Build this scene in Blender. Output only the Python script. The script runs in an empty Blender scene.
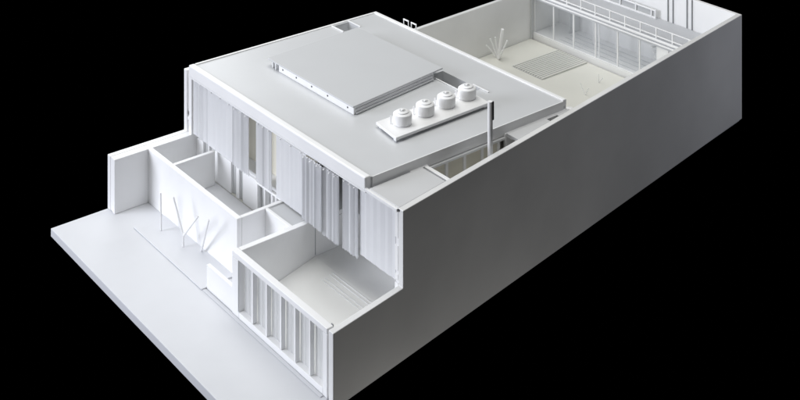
import bpy, bmesh, math, random
from mathutils import Vector
random.seed(7)
R = math.radians
sc = bpy.context.scene
COL = sc.collection

# ------------------------------------------------------------------ camera
cd = bpy.data.cameras.new('camera'); cam = bpy.data.objects.new('camera', cd); COL.objects.link(cam)
cam.location = (1.7737, -0.7528, 1.0)
cam.rotation_euler = (R(90), 0, R(51.106))
cd.sensor_width = 36; cd.sensor_fit = 'HORIZONTAL'
cd.lens = 1226.455 / 800 * 36
cd.shift_y = -(200 + 433.4857) / 800
cd.clip_start = 0.01; cd.clip_end = 50
sc.camera = cam

# ------------------------------------------------------------------ light
w = bpy.data.worlds.new('World'); sc.world = w; w.use_nodes = True
bg = w.node_tree.nodes['Background']; bg.inputs[0].default_value = (0, 0, 0, 1); bg.inputs[1].default_value = 0

def area(name, loc, target, size, power, col, sy=None):
    l = bpy.data.lights.new(name, 'AREA'); l.energy = power; l.color = col; l.size = size
    if sy: l.shape = 'RECTANGLE'; l.size_y = sy
    o = bpy.data.objects.new(name, l); COL.objects.link(o); o.location = loc
    o.rotation_euler = (Vector(target) - Vector(loc)).to_track_quat('-Z', 'Y').to_euler()
    return o
area('key_softbox', (-0.80, -1.90, 0.80), (0.3, 0.3, 0.05), 1.15, 56, (0.88, 0.91, 1.0))
area('left_softbox', (-1.35, 0.75, 0.85), (0.2, 0.5, 0.1), 0.8, 6, (0.93, 0.96, 1.0))
area('overhead_softbox', (0.10, 0.35, 1.9), (0.2, 0.45, 0.1), 1.7, 30, (0.985, 0.99, 0.975))
area('back_fill', (0.98, 1.58, 0.34), (0.42, 1.16, 0.14), 0.16, 1.2, (0.86, 0.89, 1.0))
lo = area('low_bounce_fill', (0.80, 0.33, -0.34), (0.55, 0.38, 0.02), 0.06, 0.36, (1.0, 0.975, 0.92), 0.62)  # added lamp below frame, stands in for bounce off the table
lo.rotation_euler = (R(0), R(140), R(8.8))
sc.view_settings.view_transform = 'Standard'; sc.view_settings.look = 'None'
sc.view_settings.exposure = 0.06; sc.view_settings.gamma = 1
sc.render.engine = 'CYCLES'
sc.cycles.use_denoising = True
sc.cycles.max_bounces = 14; sc.cycles.diffuse_bounces = 10; sc.cycles.transparent_max_bounces = 16

# ------------------------------------------------------------------ materials
def mat(name, col, rough=0.45, spec=0.5, noise=0.02, bump=0.02, scale=14.0, trans=0.0, alpha=1.0):
    m = bpy.data.materials.new(name); m.use_nodes = True
    nt = m.node_tree; b = nt.nodes['Principled BSDF']
    tc = nt.nodes.new('ShaderNodeTexCoord')
    n1 = nt.nodes.new('ShaderNodeTexNoise'); n1.inputs['Scale'].default_value = scale; n1.inputs['Detail'].default_value = 6
    nt.links.new(tc.outputs['Object'], n1.inputs['Vector'])
    r = nt.nodes.new('ShaderNodeMapRange')
    r.inputs['From Min'].default_value = 0.3; r.inputs['From Max'].default_value = 0.7
    r.inputs['To Min'].default_value = 1 - noise * 2; r.inputs['To Max'].default_value = 1.0
    nt.links.new(n1.outputs['Fac'], r.inputs['Value'])
    mx = nt.nodes.new('ShaderNodeVectorMath'); mx.operation = 'SCALE'
    mx.inputs[0].default_value = col; nt.links.new(r.outputs['Result'], mx.inputs['Scale'])
    nt.links.new(mx.outputs[0], b.inputs['Base Color'])
    b.inputs['Roughness'].default_value = rough
    b.inputs['Specular IOR Level'].default_value = spec
    b.inputs['Alpha'].default_value = alpha
    n2 = nt.nodes.new('ShaderNodeTexNoise'); n2.inputs['Scale'].default_value = 160; n2.inputs['Detail'].default_value = 4
    nt.links.new(tc.outputs['Object'], n2.inputs['Vector'])
    bp = nt.nodes.new('ShaderNodeBump'); bp.inputs['Strength'].default_value = bump; bp.inputs['Distance'].default_value = 0.002
    nt.links.new(n2.outputs['Fac'], bp.inputs['Height']); nt.links.new(bp.outputs[0], b.inputs['Normal'])
    if trans:
        out = nt.nodes['Material Output']; ms = nt.nodes.new('ShaderNodeMixShader'); tl = nt.nodes.new('ShaderNodeBsdfTranslucent')
        nt.links.new(mx.outputs[0], tl.inputs['Color']); ms.inputs[0].default_value = trans
        nt.links.new(b.outputs[0], ms.inputs[1]); nt.links.new(tl.outputs[0], ms.inputs[2]); nt.links.new(ms.outputs[0], out.inputs['Surface'])
    return m
WHITE = mat('white_acrylic', (0.93, 0.93, 0.93), 0.42)
WALL = mat('satin_white_acrylic', (0.92, 0.92, 0.91), 0.3, noise=0.10, scale=4.5)  # mottled reflections painted into the base colour as coarse noise
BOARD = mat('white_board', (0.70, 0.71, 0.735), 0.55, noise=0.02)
ROOF = mat('roof_acrylic', (0.66, 0.67, 0.68), 0.34, noise=0.015)
PLATE = mat('light_grey_plate', (0.59, 0.60, 0.61), 0.5, noise=0.01)
FLOOR = mat('courtyard_floor_sheet', (0.76, 0.755, 0.695), 0.6, noise=0.02)
GREY = mat('dull_grey_gap', (0.30, 0.31, 0.32), 0.6)
SLOT = mat('grey_slot_film', (0.55, 0.56, 0.56), 0.5)
DARK = mat('dark_hole', (0.05, 0.05, 0.055), 0.6)
SCREEN = mat('frosted_screen', (0.95, 0.955, 0.97), 0.35, trans=0.28, alpha=0.86)
PANEL = mat('frosted_panel', (0.90, 0.905, 0.91), 0.4, trans=0.7)
FILM = mat('beige_film', (0.80, 0.77, 0.66), 0.5, trans=0.08)
SLABM = mat('matte_white_sheet', (0.64, 0.645, 0.65), 0.5)
UPPER = mat("upper_sheet", (0.78, 0.79, 0.81), 0.5, trans=0.45)
RAMP = mat('ramp_sheet', (0.94, 0.94, 0.92), 0.55)
SLAT = mat('deck_slat', (0.74, 0.74, 0.70), 0.55)
DUST = mat('black_cloth', (0.0, 0.0, 0.0), 1.0, spec=0.0)
gm = bpy.data.materials.new('clear_acrylic'); gm.use_nodes = True
gb = gm.node_tree.nodes['Principled BSDF']; gb.inputs['Base Color'].default_value = (0.92, 0.96, 1.0, 1)
gb.inputs['Roughness'].default_value = 0.5; gb.inputs["Alpha"].default_value = 0.11
GLASS = gm

# ------------------------------------------------------------------ mesh helpers
class MB:
    def __init__(s, bev=0.0006): s.bm = bmesh.new(); s.bev = bev
    def poly(s, verts, faces, bev=None):
        bm = bmesh.new(); vs = [bm.verts.new(v) for v in verts]
        for f in faces: bm.faces.new([vs[i] for i in f])
        bmesh.ops.recalc_face_normals(bm, faces=bm.faces)
        b = s.bev if bev is None else bev
        if b: bmesh.ops.bevel(bm, geom=list(bm.edges), offset=b, segments=2, affect='EDGES', profile=0.5, clamp_overlap=True)
        me = bpy.data.meshes.new('t'); bm.to_mesh(me); bm.free(); s.bm.from_mesh(me); bpy.data.meshes.remove(me)
        return s
    def prism(s, bottom, z0, z1, bev=None):
        n = len(bottom); v = [(x, y, z0) for x, y in bottom] + [(x, y, z1) for x, y in bottom]
        f = [list(range(n))[::-1], list(range(n, 2*n))] + [[i, (i+1) % n, n+(i+1) % n, n+i] for i in range(n)]
        return s.poly(v, f, bev)
    def box(s, x0, x1, y0, y1, z0, z1, bev=None):
        return s.prism([(x0, y0), (x1, y0), (x1, y1), (x0, y1)], z0, z1, bev)
    def side(s, prof, x0, x1, bev=None):
        """prof: list of (y, z); x0, x1: functions of y giving the two faces"""
        n = len(prof); v = [(x0(y), y, z) for y, z in prof] + [(x1(y), y, z) for y, z in prof]
        f = [list(range(n)), list(range(n, 2*n))] + [[i, (i+1) % n, n+(i+1) % n, n+i] for i in range(n)]
        return s.poly(v, f, bev)
    def rod(s, a, b, r, r2=None, seg=12):
        a, b = Vector(a), Vector(b); d = (b-a); q = d.to_track_quat('Z', 'Y'); r2 = r if r2 is None else r2
        v = []
        for p, rr in ((a, r), (b, r2)):
            for i in range(seg):
                t = 2*math.pi*i/seg; v.append(tuple(p + q @ Vector((rr*math.cos(t), rr*math.sin(t), 0))))
        f = [list(range(seg))[::-1], list(range(seg, 2*seg))] + [[i, (i+1) % seg, seg+(i+1) % seg, seg+i] for i in range(seg)]
        return s.poly(v, f, 0)
    def lathe(s, c, prof, seg=40):
        v = []; n = len(prof)
        for i in range(seg):
            t = 2*math.pi*i/seg
            for r, z in prof: v.append((c[0]+r*math.cos(t), c[1]+r*math.sin(t), c[2]+z))
        f = [[i*n+k, ((i+1) % seg)*n+k, ((i+1) % seg)*n+k+1, i*n+k+1] for i in range(seg) for k in range(n-1)]
        f += [[i*n+n-1 for i in range(seg)], [i*n for i in range(seg)][::-1]]
        return s.poly(v, f, 0)
    def slab_holes(s, x0, x1, y0, y1, z0, z1, holes):
        """slab with rectangular through holes, one closed skin"""
        xs = sorted({x0, x1, *[h[0] for h in holes], *[h[1] for h in holes]})
        ys = sorted({y0, y1, *[h[2] for h in holes], *[h[3] for h in holes]})
        solid = lambda i, j: 0 <= i < len(xs)-1 and 0 <= j < len(ys)-1 and not any(
            h[0] <= xs[i] and xs[i+1] <= h[1] and h[2] <= ys[j] and ys[j+1] <= h[3] for h in holes)
        idx = {}; V = []; F = []
        def v(i, j, k):
            if (i, j, k) not in idx: idx[(i, j, k)] = len(V); V.append((xs[i], ys[j], (z0, z1)[k]))
            return idx[(i, j, k)]
        for i in range(len(xs)-1):
            for j in range(len(ys)-1):
                if not solid(i, j): continue
                F.append([v(i, j, 1), v(i+1, j, 1), v(i+1, j+1, 1), v(i, j+1, 1)])
                F.append([v(i, j, 0), v(i, j+1, 0), v(i+1, j+1, 0), v(i+1, j, 0)])
                if not solid(i-1, j): F.append([v(i, j, 0), v(i, j, 1), v(i, j+1, 1), v(i, j+1, 0)])
                if not solid(i+1, j): F.append([v(i+1, j, 0), v(i+1, j+1, 0), v(i+1, j+1, 1), v(i+1, j, 1)])
                if not solid(i, j-1): F.append([v(i, j, 0), v(i+1, j, 0), v(i+1, j, 1), v(i, j, 1)])
                if not solid(i, j+1): F.append([v(i, j+1, 0), v(i, j+1, 1), v(i+1, j+1, 1), v(i+1, j+1, 0)])
        return s.poly(V, F, 0)
    def build(s, name, m, parent=None, smooth=False):
        me = bpy.data.meshes.new(name); s.bm.to_mesh(me); s.bm.free()
        o = bpy.data.objects.new(name, me); COL.objects.link(o); me.materials.append(m)
        if smooth:
            for p in me.polygons: p.use_smooth = True
            me.set_sharp_from_angle(angle=R(35))
        if parent:
            o.parent = parent; par = parent; off = Vector((0, 0, 0))
            while par: off += par.location; par = par.parent
            me.transform(__import__('mathutils').Matrix.Translation(-off))
        return o
def tag(o, label, cat, group=None):
    o['label'] = label; o['category'] = cat
    if group: o['group'] = group
    return o
def empty(name, loc, label, cat, group=None):
    o = bpy.data.objects.new(name, None); COL.objects.link(o); o.location = loc; o.empty_display_size = 0.02
    return tag(o, label, cat, group)
def struct(o): o['kind'] = 'structure'; return o

ZL, ZH, ZB = 0.0842, 0.1825, -0.0075
RX = lambda y: 0.6008 - 0.1556*y            # outer face of the long right-hand wall
RT = 0.0095
RI = lambda y: RX(y) - RT
LX = lambda y: 0.0 if y < 0.6 else -0.058*(y-0.6)   # outer face of left wall

# ------------------------------------------------------------------ setting
t = MB(0); t.poly([(-6, -6, -0.75), (6, -6, -0.75), (6, 6, -0.75), (-6, 6, -0.75)], [[0, 1, 2, 3]])
struct(t.build('floor', DUST))
t = MB(0); t.box(0.06, 0.36, 0.10, 1.06, -0.7498, -0.0124)
struct(t.build('plinth', DUST))  # added black stand, lifts the model so the low lamp fits beneath

# base board
b = MB(0.0008)
b.prism([(0.0, 0.0), (RX(0), 0.0), (RX(0.102), 0.102), (RX(0.102)-0.012, 0.103), (RX(1.135)-0.004, 1.135), (-0.026, 1.135), (0.001, 0.6)], -0.0122, 0.0)
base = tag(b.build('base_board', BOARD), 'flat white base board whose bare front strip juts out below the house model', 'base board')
p = MB(0.0005)
p.box(0.078, 0.2836, 0.0975, 0.1505, 0.0004, 0.0022)
p.build('paving_strip', BOARD, base)
p = MB(0.0004); p.box(0.2836, RX(0.1)-0.02, 0.0985, 0.1035, 0.0003, 0.0009)
p.build('kerb_strip', BOARD, base)

# ------------------------------------------------------------------ perimeter walls
lw = empty('boundary_wall', (0, 0.0926, 0), 'white double-skin wall along the left edge, stepping up beside the main roof', 'wall')
prof = lambda y0, y1: [(y0, 0.0003), (y1, 0.0003), (y1, ZH+0.001), (0.2265, ZH+0.001), (0.2265, ZL), (y0, ZL)]
MB().side(prof(0.0926, 0.607), lambda y: 0.0, lambda y: 0.0095).build('outer_skin', WHITE, lw)
MB().side(prof(0.0926, 0.607), lambda y: 0.0165, lambda y: 0.0245).build('inner_skin', WHITE, lw)
m = MB(0); m.side([(0.0935, 0.001), (0.600, 0.001), (0.600, ZH-0.001), (0.233, ZH-0.001), (0.233, ZL-0.0006), (0.0935, ZL-0.0006)], lambda y: 0.0092, lambda y: 0.0168)
m.build('core', WHITE, lw)
m = MB(0.0003); m.box(0.0118, 0.0142, 0.2285, 0.2345, ZL+0.001, 0.118); m.box(0.0105, 0.0155, 0.2275, 0.2345, 0.104, 0.1085)
m.box(0.0118, 0.0142, 0.2285, 0.2345, 0.1115, 0.179)
m.build('gap_strip', WHITE, lw)

lr = MB(0.0006)
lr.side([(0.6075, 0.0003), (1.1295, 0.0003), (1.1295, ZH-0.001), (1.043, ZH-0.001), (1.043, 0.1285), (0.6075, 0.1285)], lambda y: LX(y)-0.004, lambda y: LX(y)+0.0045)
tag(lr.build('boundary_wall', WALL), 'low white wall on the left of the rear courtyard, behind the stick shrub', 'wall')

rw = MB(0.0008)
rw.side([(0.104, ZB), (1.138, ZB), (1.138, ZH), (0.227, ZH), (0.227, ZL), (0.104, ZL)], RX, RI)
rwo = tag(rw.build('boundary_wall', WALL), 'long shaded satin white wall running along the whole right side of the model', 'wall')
h = MB(0); h.rod((RI(0.231)+0.002, 0.2262, ZH-0.0022), (RI(0.231)+0.002, 0.2275, ZH-0.0022), 0.0016)
h.build('pin_hole', DARK, rwo)

bw = MB(0.0006); bw.box(-0.0345, RI(1.13)-0.0003, 1.130, 1.138, 0.0003, ZH)
bwo = tag(bw.build('boundary_wall', WHITE), 'white end wall at the far back with two pairs of slim grey fins', 'wall')
for x in (0.2618, 0.2738, 0.3069, 0.3185):
    MB(0.0002).box(x-0.0009, x+0.0009, 1.1278, 1.1298, 0.1256, ZH-0.0005).build('fin', GREY, bwo)

# ------------------------------------------------------------------ front courts
o = MB().box(0.0248, 0.2905, 0.1500, 0.1575, 0.0003, ZL).build('court_wall', WHITE)
tag(o, 'long bright white garden wall standing behind the three stick trees', 'wall')
o = MB().box(0.0885, 0.0950, 0.1578, 0.2285, 0.0303, ZL-0.001).build('court_wall', WHITE)
tag(o, 'short white cross wall dividing the two small courts behind the garden wall', 'wall')
o = MB().box(0.2838, 0.2905, 0.1578, 0.2345, 0.0003, ZL-0.0004).build('court_wall', WHITE)
tag(o, 'short white wall closing the second court beside the entrance recess', 'wall')
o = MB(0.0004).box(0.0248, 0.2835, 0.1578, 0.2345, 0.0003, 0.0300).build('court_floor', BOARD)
tag(o, 'raised white floor sheet inside the two small front courts', 'floor sheet')

en = empty('entrance_porch', (0.322, 0.2, 0), 'white entrance box with a grey flat top between the court and the glazed room', 'porch')
MB().box(0.2908, 0.3525, 0.1965, 0.2015, 0.0003, ZL-0.0006).build('front_wall', WHITE, en)
MB().box(0.2908, 0.3525, 0.2018, 0.2312, 0.078, 0.0818).build('canopy', PLATE, en)

o = MB(0.0005).box(0.2836, 0.3520, 0.1052, 0.1105, 0.0003, 0.0335).build('low_wall', WHITE)
tag(o, 'low white screen wall on the pavement left of the glazed front room', 'wall')

# front room (glazed box with ramp)
o = MB().side([(0.1140, 0.0003), (0.2900, 0.0003), (0.2900, 0.0783), (0.2350, 0.0783), (0.2350, ZL), (0.1140, ZL)], lambda y: 0.3530, lambda y: 0.3622).build('room_wall', WHITE)
sidew = tag(o, 'white side wall of the glazed front room facing its ramp', 'wall')
MB(0).box(0.3623, 0.3626, 0.2330, 0.2338, 0.036, ZL-0.002).build('joint_line', GREY, sidew)

ff = empty('glazed_front', (0.46, 0.104, 0), 'white framed window wall with six tall frosted panes facing the pavement', 'window wall')
yF0, yF1 = 0.1040, 0.1135
RIF = RX(0.104) - 0.0125
MB(0.0008).box(0.3530, RIF, yF0, yF1, 0.0770, ZL).build('top_beam', WHITE, ff)
MB(0.0006).box(0.3530, 0.3700, yF0, yF1, 0.0003, 0.0767).build('post', WHITE, ff)
MB(0.0006).box(0.5630, RIF, yF0, yF1, 0.0003, 0.0767).build('post', WHITE, ff)
MB(0.0006).box(0.3703, 0.5627, yF0, yF1, 0.0003, 0.0085).build('sill', WHITE, ff)
MB(0.0002).box(0.3685, 0.3698, yF0-0.0005, yF0-0.00002, 0.009, 0.0767).build('edge_trim', PLATE, ff)
xs = [0.3700, 0.4030, 0.4368, 0.4702, 0.5022, 0.5345, 0.5630]
for x in xs[1:-1]:
    MB(0.0004).box(x-0.0017, x+0.0017, yF0+0.0004, yF0+0.0070, 0.0088, 0.0767).build('mullion', WHITE, ff)
for a, c in zip(xs[:-1], xs[1:]):
    g = MB(0.0001); x = a+0.0022; n = 7; st = (c-a-0.0044)/n
    for k in range(n): g.box(x+k*st+0.0001, x+(k+1)*st-0.0001, yF0+0.0074+(k % 2)*0.0004, yF0+0.0090, 0.0088, 0.0766)
    g.build('frosted_pane', PANEL, ff)

rp = MB(0.0003)
rp.side([(0.1138, 0.0004), (0.2950, 0.0004), (0.2950, 0.0343), (0.2330, 0.0343), (0.1138, 0.0088)], lambda y: 0.3625, lambda y: RI(y)-0.0004)
ramp = tag(rp.build('ramp', RAMP), 'smooth white floor ramp rising inside the roofless glazed front room', 'ramp')
for k, y in enumerate((0.2120, 0.2165, 0.2245, 0.2290)):
    zz = 0.0088 + (y-0.1138)/(0.2330-0.1138)*0.0255
    MB(0.0002).box(0.4100, RI(y)-0.0006, y-0.0007, y+0.0007, zz-0.001, zz+0.0011).build('drain_strip', WHITE, ramp)

MB(0.0002).box(0.5668, 0.5705, 0.1136, 0.1150, ZL-0.0030, ZL+0.0006).build('corner_clip', GREY, ff)
# ------------------------------------------------------------------ main building
mb = empty('main_house', (0.25, 0.42, 0), 'two-storey white main house block under the wide flat roof', 'house')
x1 = 0.4878
# ground floor sheet and first floor
MB(0.0004).prism([(0.0248, 0.2352), (0.3526, 0.2352), (0.3526, 0.2955), (RI(0.607)-0.0006, 0.2955), (RI(0.607)-0.0006, 0.6065), (0.0248, 0.6065)], 0.0003, 0.0300).build('ground_floor', FLOOR, mb)
MB(0.0006).prism([(0.0250, 0.2380), (0.3620, 0.2380), (0.3620, 0.2900), (x1, 0.2900), (x1, 0.5998), (0.0250, 0.5998)], 0.0785, 0.0850).build('first_floor', WHITE, mb)
MB(0.0006).box(0.0250, x1, 0.6000, 0.6065, 0.0303, 0.1764).build('rear_wall', WHITE, mb)
# ground floor facade with window slots
fac = MB(0.0003)
yA, yB_ = 0.2352, 0.2405
zt = 0.0783
for a, c in ((0.0250, 0.0470), (0.0620, 0.0655), (0.0840, 0.1325), (0.1475, 0.1560), (0.1668, 0.2120), (0.2298, 0.2365), (0.2490, 0.2600), (0.2720, 0.2905)):
    fac.box(a, c, yA, yB_, 0.0303, zt)
fac.build('front_wall', WHITE, mb)
for a, c in ((0.0470, 0.0620), (0.0655, 0.0840), (0.1325, 0.1475), (0.1560, 0.1668), (0.2120, 0.2298), (0.2365, 0.2490), (0.2600, 0.2720)):
    MB(0).box(a+0.0002, c-0.0002, yB_-0.0016, yB_-0.0006, 0.0305, zt-0.0002).build('window', SLOT, mb)
MB(0.0004).box(0.2085, 0.2905, 0.2318, 0.2350, 0.0770, 0.0805).build('lintel', WHITE, mb)
for x in (0.2120, 0.2330, 0.2530):
    MB(0.0004).box(x-0.0018, x+0.0018, 0.2318, 0.2350, 0.0303, 0.0768).build('window_post', WHITE, mb)
MB(0.0004).prism([(0.3530, 0.2958), (RI(0.2958)-0.0006, 0.2958), (RI(0.2998)-0.0006, 0.2998), (0.3530, 0.2998)], 0.0303, 0.0783).build('garage_wall', WHITE, mb)
# interior partitions on the first floor
MB(0.0005).box(0.0250, 0.3300, 0.2580, 0.2605, 0.0852, 0.1764).build('inner_wall', FILM, mb)
MB(0.0005).box(0.4450, 0.4490, 0.3350, 0.5990, 0.0852, 0.1764).build('inner_wall', FLOOR, mb)
# side glazing towards the light court
sg = MB(0.0004); sg.box(0.4880, 0.4925, 0.3335, 0.4760, 0.1735, 0.1768); sg.build('side_rail', WHITE, mb)
for y in (0.3340, 0.3650, 0.3985, 0.4320, 0.4640):
    MB(0.0004).box(0.4885, 0.4920, y-0.0022, y+0.0022, 0.0855, 0.1733).build('side_mullion', WHITE, mb)
MB(0).box(0.4886, 0.4894, 0.3360, 0.4630, 0.0855, 0.1730).build('side_pane', FILM, mb)
MB(0.0005).box(0.4880, 0.4925, 0.3000, 0.3310, 0.0303, 0.1815).build('side_wall', WHITE, mb)
MB(0.0005).box(0.4880, 0.4925, 0.4765, 0.6065, 0.0303, 0.1815).build('side_wall', WHITE, mb)

# roof
ZR = 0.1933
rf = MB(0).slab_holes(0.0205, x1, 0.2273, 0.6070, 0.1767, ZR, [(0.0255, 0.0570, 0.5060, 0.5400), (0.2900, 0.3780, 0.5040, 0.5320)]).build('roof', ROOF, mb)
MB(0.0019).box(0.0180, x1+0.0003, 0.2250, 0.2352, 0.1768, 0.1954).build('front_parapet', WHITE, rf)
MB(0.0010).box(0.0180, x1+0.0003, 0.6005, 0.6078, 0.1850, 0.1949).build('rear_parapet', WHITE, rf)
MB(0.0005).box(0.0180, 0.0225, 0.2365, 0.6003, 0.1850, 0.1948).build('side_parapet', WHITE, rf)
MB(0.0004).box(0.0255, 0.0570, 0.5060, 0.5400, 0.1690, 0.1762).build('hatch_floor', PLATE, rf)
MB(0.0004).box(0.2900, 0.3780, 0.5040, 0.5320, 0.1640, 0.1690).build('hatch_floor', SLOT, rf)
MB(0.0003).box(0.0240, 0.0590, 0.5035, 0.5058, ZR+0.0002, ZR+0.0018).build('hatch_edge', WHITE, rf)
MB(0.0003).box(0.0240, 0.0590, 0.5402, 0.5425, ZR+0.0002, ZR+0.0018).build('hatch_edge', WHITE, rf)
MB(0.0003).box(0.2880, 0.3800, 0.5016, 0.5038, ZR+0.0002, ZR+0.0018).build('hatch_edge', WHITE, rf)
MB(0.0003).box(0.3600, 0.3960, 0.5325, 0.5348, ZR+0.0002, ZR+0.0018).build('hatch_edge', WHITE, rf)

# raised box on roof
MB(0.0004).box(x1+0.0002, x1+0.0020, 0.2365, 0.6000, 0.1780, ZR+0.0006).build('edge_trim', WHITE, rf)
rb = empty('roof_light', (0.2, 0.42, ZR), 'large thin square plate raised on a pale plinth in the middle of the roof', 'roof light')
sh = lambda x, y: (x - 0.115*(y-0.32), y)
MB(0.0005).prism([sh(0.0998, 0.3235), sh(0.3300, 0.3235), sh(0.3290, 0.5180), sh(0.1080, 0.5150)], 0.2050, 0.2072).build('top_plate', PLATE, rb)
pl = MB(0.0004).prism([sh(0.1290, 0.3262), sh(0.3285, 0.3262), sh(0.3275, 0.4980), sh(0.1290, 0.4980)], ZR+0.0003, 0.2047).build('plinth', WHITE, rb)
for k in range(2):
    MB(0.0002).prism([sh(0.3286, 0.3300), sh(0.3300+0.0015*(1-k), 0.3300), sh(0.3290+0.0015*(1-k), 0.4960), sh(0.3276, 0.4960)], 0.1945+k*0.005, 0.1968+k*0.005).build('plinth_ledge', ROOF, rb)
for x in (0.1400, 0.1780, 0.2200, 0.2620, 0.3130):
    MB(0).rod((x, 0.3256, 0.2000), (x, 0.3264, 0.2000), 0.0013).build('bolt_hole', DARK, pl)
for x in (0.1090, 0.1180): MB(0.0003).box(x-0.0012, x+0.0012, 0.3265, 0.3300, ZR+0.0003, 0.2047).build('leg', WHITE, rb)

# tank platform and tanks
tp = empty('tank_platform', (0.405, 0.42, ZR), 'narrow raised white tray carrying the four round tanks on the roof', 'platform')
ZT = 0.2012
MB(0.0006).prism([(0.3790, 0.3280), (0.4356, 0.3195), (0.4345, 0.4990), (0.3775, 0.5040)], 0.1972, ZT).build('tray', WHITE, tp)
for x, y in ((0.4290, 0.3255), (0.3860, 0.3330), (0.4290, 0.4930), (0.3830, 0.4970)):
    MB(0.0004).box(x-0.003, x+0.003, y-0.003, y+0.003, ZR+0.0003, 0.1970).build('foot', WHITE, tp)
tanks = [(0.4074, 0.3540, 'at the front end of the row of four on the roof tray'), (0.4045, 0.3990, 'second from the front in the row on the roof tray'),
         (0.4030, 0.4410, 'third from the front in the row on the roof tray'), (0.4018, 0.4835, 'at the rear end of the row, beside the dark roof slot')]
proto = None
def kids(o): return [c for c in bpy.data.objects if c.parent == o]
for x, y, s in tanks:
    lab = 'round white tank ' + s
    if proto is None:
        tk = empty('water_tank', (x, y, ZT+0.0002), lab, 'tank', 'round tanks on the roof tray'); proto = tk
        Z = ZT+0.0002
        MB(0).lathe((x, y, Z), [(0.0120, 0), (0.0130, 0.0006), (0.0136, 0.004), (0.0138, 0.0125), (0.0134, 0.0150), (0.0115, 0.0164), (0.004, 0.0170)]).build('drum', WHITE, tk, True)
        lid = MB(0).lathe((x, y, Z+0.0163), [(0.0092, 0), (0.0092, 0.0016), (0.0080, 0.0024), (0.0042, 0.0027)]).build('lid', WHITE, tk, True)
        MB(0).lathe((x, y, Z+0.0189), [(0.0044, 0), (0.0044, 0.0004), (0.001, 0.0004)]).build('cap_ring', SLOT, lid, True)
        MB(0).lathe((x, y, Z+0.0192), [(0.0022, 0), (0.0022, 0.0012), (0.0014, 0.0018)], 20).build('knob', WHITE, lid, True)
        MB(0).rod((x-0.0100, y-0.0135, Z), (x-0.0100, y-0.0135, Z+0.0115), 0.0011).build('pipe', WHITE, tk)
    else:
        tk = proto.copy(); COL.objects.link(tk); tk.location = (x, y, ZT+0.0002); tk['label'] = lab
        for c in kids(proto):
            n = c.copy(); COL.objects.link(n); n.parent = tk
            for g in kids(c):
                q = g.copy(); COL.objects.link(q); q.parent = n

# vent pipe in the light court
vp = empty('vent_pipe', (0.515, 0.425, 0.03), 'tall slim white vent pipe with a dark mouth rising beside the roof edge', 'pipe')
MB(0).lathe((0.515, 0.425, 0.0303), [(0.0037, 0), (0.0037, 0.2200), (0.0029, 0.2200)], 24).build('tube', WHITE, vp, True)
MB(0).box(0.5176, 0.5192, 0.4256, 0.4285, 0.225, 0.2505).build('slot', DARK, vp)

# tiny frames behind rear parapet
for i, (x, lab) in enumerate(((0.0990, 'tiny white hoop sticking up behind the rear roof edge, nearer the back corner'),
                              (0.1200, 'tiny white hoop sticking up behind the rear roof edge, nearer the courtyard wall'))):
    f = MB(0.0002); y = 0.6120
    f.box(x-0.0080, x-0.0066, y, y+0.0014, 0.1700, 0.2010); f.box(x+0.0050, x+0.0064, y, y+0.0014, 0.1700, 0.2010)
    f.box(x-0.0082, x+0.0066, y-0.0002, y+0.0016, 0.1995, 0.2015); f.box(x-0.0078, x+0.0062, y-0.0052, y, 0.1800, 0.1812)
    tag(f.build('ladder_hoop', WHITE), lab, 'hoop', 'hoops behind the roof')

# light court bits
o = MB(0.0006).prism([(0.4930, 0.2285), (RI(0.2285)-0.0004, 0.2285), (RI(0.3190)-0.0004, 0.3190), (0.4930, 0.3190)], 0.1775, 0.1822).build('cover_slab', SLABM)
tag(o, 'flat white slab between the front roof corner and the long right wall', 'slab')
lb = MB(0.0005); lb.prism([(0.4930, 0.3230), (RI(0.323)-0.0004, 0.3230), (RI(0.329)-0.0004, 0.3290), (0.4930, 0.3290)], 0.1735, 0.1818)
tag(lb.build('cross_beam', WHITE), 'short white beam spanning the open light court to the right wall', 'beam')
cs = MB(0).slab_holes(0.4930, 0.4975, 0.4780, 0.6065, 0.1775, 0.1822, [])
cs = MB(0)
V = [(0.4930, 0.4780), (RI(0.478)-0.0004, 0.4780), (RI(0.6065)-0.0004, 0.6065), (0.4930, 0.6065)]
# built as four strips round the square opening, meeting edge to edge
cs.prism([(0.4930, 0.4780), (RI(0.478)-0.0004, 0.4780), (RI(0.5559)-0.0004, 0.5559), (0.4930, 0.5559)], 0.1775, 0.1820)
cs.prism([(0.4930, 0.5560), (0.4972, 0.5560), (0.4972, 0.5780), (0.4930, 0.5780)], 0.1775, 0.1820)
cs.prism([(0.4930, 0.5781), (RI(0.5781)-0.0004, 0.5781), (RI(0.6065)-0.0004, 0.6065), (0.4930, 0.6065)], 0.1775, 0.1820)
tag(cs.build('cover_slab', SLABM), 'white slab with a small square opening by the rear right corner of the roof', 'slab')
o = MB(0).lathe((0.4740, 0.6300, 0.0303), [(0.0065, 0), (0.0065, 0.1390), (0.0050, 0.1400)], 20).build('downpipe', WHITE, None, True)
tag(o, 'stubby white pipe top just past the rear right roof corner', 'pipe')

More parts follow.
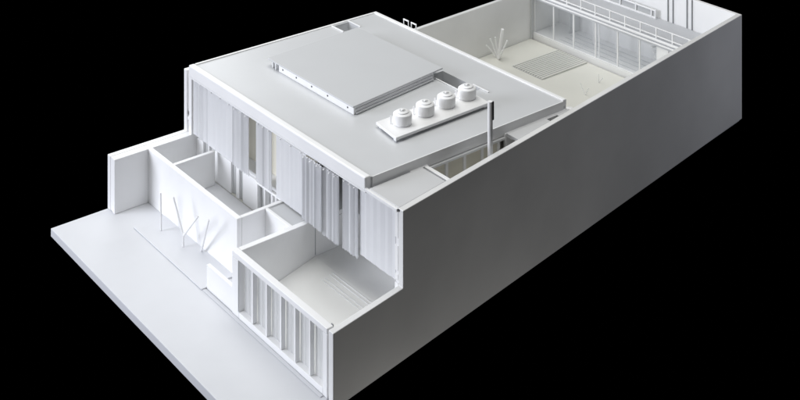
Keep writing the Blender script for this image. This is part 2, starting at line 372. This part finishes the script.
# ------------------------------------------------------------------ hanging pleated screens
def screen(x0, x1, yc, amp, n, z0, z1, lab, flat=0.0, hooks=2):
    t = empty('curtain', ((x0+x1)/2, yc, z0), lab, 'curtain', 'frosted curtains hanging along the upper front')
    pts = []; steps = max(2, n*2)
    for i in range(steps+1):
        u = i/steps
        y = yc + (amp if i % 2 else -amp) * random.uniform(0.25, 1.25)
        pts.append((x0+(x1-x0)*u + (random.uniform(-0.3, 0.3)*(x1-x0)/steps if 0 < i < steps else 0), y))
    th = 0.0011
    loop = [(x, y-th/2) for x, y in pts] + [(x, y+th/2) for x, y in pts[::-1]]
    m = MB(0); N = len(loop); k = len(pts)
    v = [(x, y, z0) for x, y in loop] + [(x, y, z1) for x, y in loop]
    f = []
    for i in range(k-1):
        a, b2, c, d = i, i+1, N-2-i, N-1-i
        f += [[a, d, c, b2], [N+a, N+b2, N+c, N+d], [a, b2, N+b2, N+a], [c, d, N+d, N+c]]
    f += [[0, N, 2*N-1, N-1], [k-1, k, N+k, N+k-1]]
    m.poly(v, f, 0); m.build('pleated_sheet', SCREEN, t)
    for hk in range(hooks):
        x = x0 + (x1-x0)*(0.15 + 0.7*hk/max(1, hooks-1))
        MB(0.0002).box(x-0.0009, x+0.0009, yc-amp-0.0024, yc-amp-0.0006, z1-0.0016, z1-0.0002).build('clip', WHITE, t)
Yc = 0.2290
S = [
 (0.0265, 0.0750, Yc+0.001, 0.0012, 8, 0.0855, 'pleated frosted curtain at the far left end of the upper front'),
 (0.0755, 0.1515, Yc-0.001, 0.0004, 5, 0.0865, 'smooth frosted curtain above the first small court, beside the far left pleats'),
 (0.1525, 0.1990, Yc-0.002, 0.0017, 7, 0.0850, 'pleated frosted curtain just left of the leftmost narrow gap'),
 (0.2180, 0.2600, Yc-0.001, 0.0016, 7, 0.0850, 'narrow pleated frosted curtain hanging between two open gaps above the window posts'),
 (0.2750, 0.3500, Yc-0.003, 0.0003, 6, 0.0850, 'broad smooth frosted curtain above the entrance porch'),
 (0.3500, 0.3960, Yc-0.009, 0.0022, 10, 0.0870, 'tightly pleated frosted curtain standing furthest forward, right of the porch'),
 (0.3935, 0.4290, Yc-0.004, 0.0020, 8, 0.0810, 'pleated frosted curtain left of the rightmost narrow gap'),
 (0.4370, 0.4690, Yc-0.001, 0.0018, 7, 0.0795, 'pleated frosted curtain between the rightmost gap and the last broad panel'),
 (0.4700, 0.5460, Yc+0.002, 0.0004, 5, 0.0850, 'broad smooth frosted curtain next to the tall right wall end'),
]
for x0, xx, y, a, n, z0, lab in S:
    z1 = (0.1738 if y > 0.2235 else 0.1764) if xx < 0.47 else 0.1765
    screen(x0, xx, y, a, n, z0, z1, lab, hooks=3)
rail = MB(0.0003); rail.box(0.0250, 0.4870, 0.2262, 0.2300, 0.1741, 0.1765)
tag(rail.build('screen_rail', WHITE), 'thin white rail under the front roof edge holding the screens', 'rail')
rail = MB(0.0003); rail.box(0.4882, RI(0.227)-0.0005, 0.2245, 0.2283, 0.1775, 0.1815)
tag(rail.build('screen_rail', WHITE), 'short white rail continuing from the roof corner to the right wall', 'rail')
sp = MB(0.0003)
for z0, z1 in ((0.0350, 0.0850), (0.0890, 0.0960), (0.1010, 0.1330), (0.1430, 0.1765)): sp.box(0.5478, 0.5545, 0.2275, 0.2330, z0, z1)
sp.box(0.5485, 0.5538, 0.2290, 0.2325, 0.0340, 0.1770)
tag(sp.build('notched_post', WHITE), 'notched white post tucked against the tall right wall end', 'post')

# ------------------------------------------------------------------ stick trees at the front
def stick_tree(base, sticks, lab):
    t = empty('stick_tree', base, lab, 'tree', 'stick trees on the pavement')
    for k, (a, b2) in enumerate(sticks):
        MB(0).rod(a, b2, 0.0017, 0.0012, 8).build('stem' if k == 0 else 'branch', WHITE, t)
z = 0.0022
stick_tree((0.1140, 0.1250, z), [((0.1140, 0.1250, z), (0.1155, 0.1235, 0.0600))], 'single upright stick tree at the left end of the garden wall')
stick_tree((0.1735, 0.1295, z), [((0.1735, 0.1295, z), (0.1735, 0.1300, 0.0180)), ((0.1735, 0.1300, 0.0180), (0.1560, 0.1230, 0.0700)), ((0.1735, 0.1300, 0.0180), (0.2250, 0.1250, 0.0690))], 'Y-shaped stick tree in the middle with two long branches')
stick_tree((0.2000, 0.1450, z), [((0.2000, 0.1450, z), (0.2540, 0.1260, 0.0760))], 'leaning stick tree nearest the low screen wall')

# ------------------------------------------------------------------ rear courtyard
cf = MB(0.0004)
cf.prism([(LX(0.607)+0.0055, 0.6078), (RI(0.6078)-0.0004, 0.6078), (RI(1.039)-0.0004, 1.0390), (LX(1.039)+0.0055, 1.0390)], 0.0003, 0.0300)
struct(cf.build('courtyard_floor', FLOOR))

dk = empty('slatted_deck', (0.098, 0.97, 0.03), 'rectangular slatted deck lying on the rear courtyard floor', 'deck')
MB(0.0002).box(0.0580, 0.1400, 0.9100, 1.0360, 0.0302, 0.0306).build('underlay', SLOT, dk)
n = 13; st = 0.082/n
sl = MB(0.0003)
for k in range(n):
    a = 0.0582 + k*st; sl.box(a+0.0016, a+st-0.0007, 0.9110, 1.0350, 0.0307, 0.0330)
sl.build('slats', SLAT, dk)

st_ = empty('stick_shrub', (0.012, 0.918, 0.03), 'spiky bundle of pale sticks by the low left courtyard wall', 'shrub')
zc = 0.0303
for a, b2, r in (((0.010, 0.918, zc), (0.0015, 0.9060, 0.0680), 0.0016), ((0.012, 0.918, zc), (0.0130, 0.9080, 0.0740), 0.0014), ((0.014, 0.916, zc), (0.0270, 0.9150, 0.0920), 0.0028),
                 ((0.016, 0.915, zc), (0.0370, 0.9180, 0.0720), 0.0014), ((0.008, 0.918, zc), (-0.0020, 0.8990, 0.0560), 0.0012), ((0.017, 0.914, zc), (0.0400, 0.9020, 0.0580), 0.0012)):
    MB(0).rod(a, b2, r*1.3, r*1.1, 8).build('stick', WHITE, st_)
t = empty('stick_shrub', (0.215, 0.985, 0.03), 'thin pale twig standing on the courtyard floor near the glass front', 'shrub')
MB(0).rod((0.215, 0.985, zc), (0.217, 0.982, 0.0480), 0.0009, 0.0006, 6).build('stick', WHITE, t)
MB(0).rod((0.215, 0.985, zc), (0.224, 0.986, 0.0420), 0.0008, 0.0006, 6).build('stick', WHITE, t)
t = empty('stick_shrub', (0.235, 0.925, 0.03), 'thin pale twig on the courtyard floor close to the right wall top', 'shrub')
MB(0).rod((0.235, 0.925, zc), (0.226, 0.922, 0.0500), 0.0009, 0.0006, 6).build('stick', WHITE, t)
MB(0).rod((0.235, 0.925, zc), (0.243, 0.926, 0.0450), 0.0009, 0.0006, 6).build('stick', WHITE, t)

# ------------------------------------------------------------------ rear building
rbd = empty('rear_house', (0.2, 1.09, 0), 'narrow white rear house with a glazed ground floor and open railed terrace', 'house')
xl = LX(1.045)+0.006
MB(0.0006).prism([(xl, 1.0430), (RI(1.043)-0.0004, 1.0430), (RI(1.1295)-0.0004, 1.1295), (xl-0.005, 1.1295)], 0.0003, 0.0400).build('ground_floor', WHITE, rbd)
MB(0.0004).box(xl, RI(1.052)-0.001, 1.0436, 1.0500, 0.0402, 0.0425).build('threshold', WHITE, rbd)
us = MB(0.0007).prism([(xl, 1.0440), (RI(1.044)-0.0004, 1.0440), (RI(1.1295)-0.0004, 1.1295), (xl-0.005, 1.1295)], 0.1105, 0.1252).build('upper_floor', UPPER, rbd)
MB(0.0004).box(xl, RI(1.045)-0.001, 1.0410, 1.0437, 0.1150, 0.1180).build('edge_strip', WHITE, us)
MB(0.0004).box(xl, RI(1.045)-0.001, 1.0405, 1.0437, 0.1215, 0.1250).build('edge_strip', WHITE, us)
MB(0.0003).box(xl-0.0010, xl+0.0040, 1.0385, 1.0425, 0.0303, ZH-0.004).build('corner_strip', PLATE, rbd)
px = [-0.0160, 0.0379, 0.0927, 0.1505, 0.2069, 0.2609, 0.3030]
for x in px:
    MB(0.0003).box(x-0.0014, x+0.0014, 1.0460, 1.0488, 0.0427, 0.1103).build('window_post', WHITE, rbd)
MB(0.0003).box(0.1560, 0.1582, 1.0490, 1.0512, 0.0427, 0.1103).build('window_post', WHITE, rbd)
for a, c in zip(px[:-1], px[1:]):
    MB(0).box(a+0.0018, c-0.0018, 1.0468, 1.0476, 0.0427, 0.1101).build('window_pane', GLASS, rbd)
MB(0.0004).box(0.3046, 0.3290, 1.0458, 1.0490, 0.0427, 0.1103).build('door_panel', WHITE, rbd)
MB(0.0004).box(0.3330, 0.3370, 1.0458, 1.0490, 0.0427, 0.1103).build('door_panel', WHITE, rbd)
MB(0.0004).box(0.3400, 0.4200, 1.0520, 1.0550, 0.0427, 0.1103).build('door_panel', WHITE, rbd)
for x in (0.045, 0.100, 0.160, 0.215):
    MB(0.0003).box(x-0.0013, x+0.0013, 1.0960, 1.0986, 0.0402, 0.1103).build('inner_post', WHITE, rbd)
MB(0.0003).box(0.0300, 0.0330, 1.1000, 1.1290, 0.0402, 0.1103).build('inner_wall', SLOT, rbd)
for y in (1.062, 1.078, 1.094, 1.110):
    MB(0.0001).box(0.04, 0.27, y, y+0.0010, 0.0401, 0.0408).build('floor_joint', PLATE, rbd)
# stair behind the glass
stair = MB(0.0003)
for k in range(8): stair.box(0.2660+k*0.0048, 0.2715+k*0.0048, 1.0650, 1.0900, 0.1010-k*0.0078, 0.1035-k*0.0078)
stair.side([(1.0640, 0.0402), (1.0648, 0.0402), (1.0648, 0.1100), (1.0640, 0.1100)], lambda y: 0.3045, lambda y: 0.3060)
stair.build('stair', WHITE, rbd)
# railing along the terrace edge
rl = MB(0.0003); rl.box(-0.005, RI(1.047)-0.001, 1.0442, 1.0462, 0.1290, 0.1308); rl.box(-0.005, RI(1.047)-0.001, 1.0444, 1.0460, 0.1440, 0.1455)
rlo = rl.build('railing', WHITE, rbd)
x = 0.0015
while x < 0.41:
    MB(0.0002).box(x-0.0012, x+0.0012, 1.0441, 1.0463, 0.1254, 0.1456).build('rail_post', WHITE, rlo); x += 0.03755
r2 = MB(0.0003); r2.box(0.0000, 0.2400, 1.1190, 1.1210, 0.1254, 0.1290); r2.box(0.0000, 0.2400, 1.1190, 1.1210, 0.1400, 0.1425)
r2o = r2.build('terrace_grille', WHITE, rbd)
MB(0).box(0.0000, 0.2390, 1.1216, 1.1220, 0.1290, 0.1400).build('grille_back', SLOT, r2o)
for x in (0.030, 0.070, 0.110, 0.150, 0.190, 0.2290, 0.2385):
    MB(0.0002).box(x-0.0013, x+0.0013, 1.1187, 1.1213, 0.1254, 0.1430).build('grille_post', WHITE, r2o)
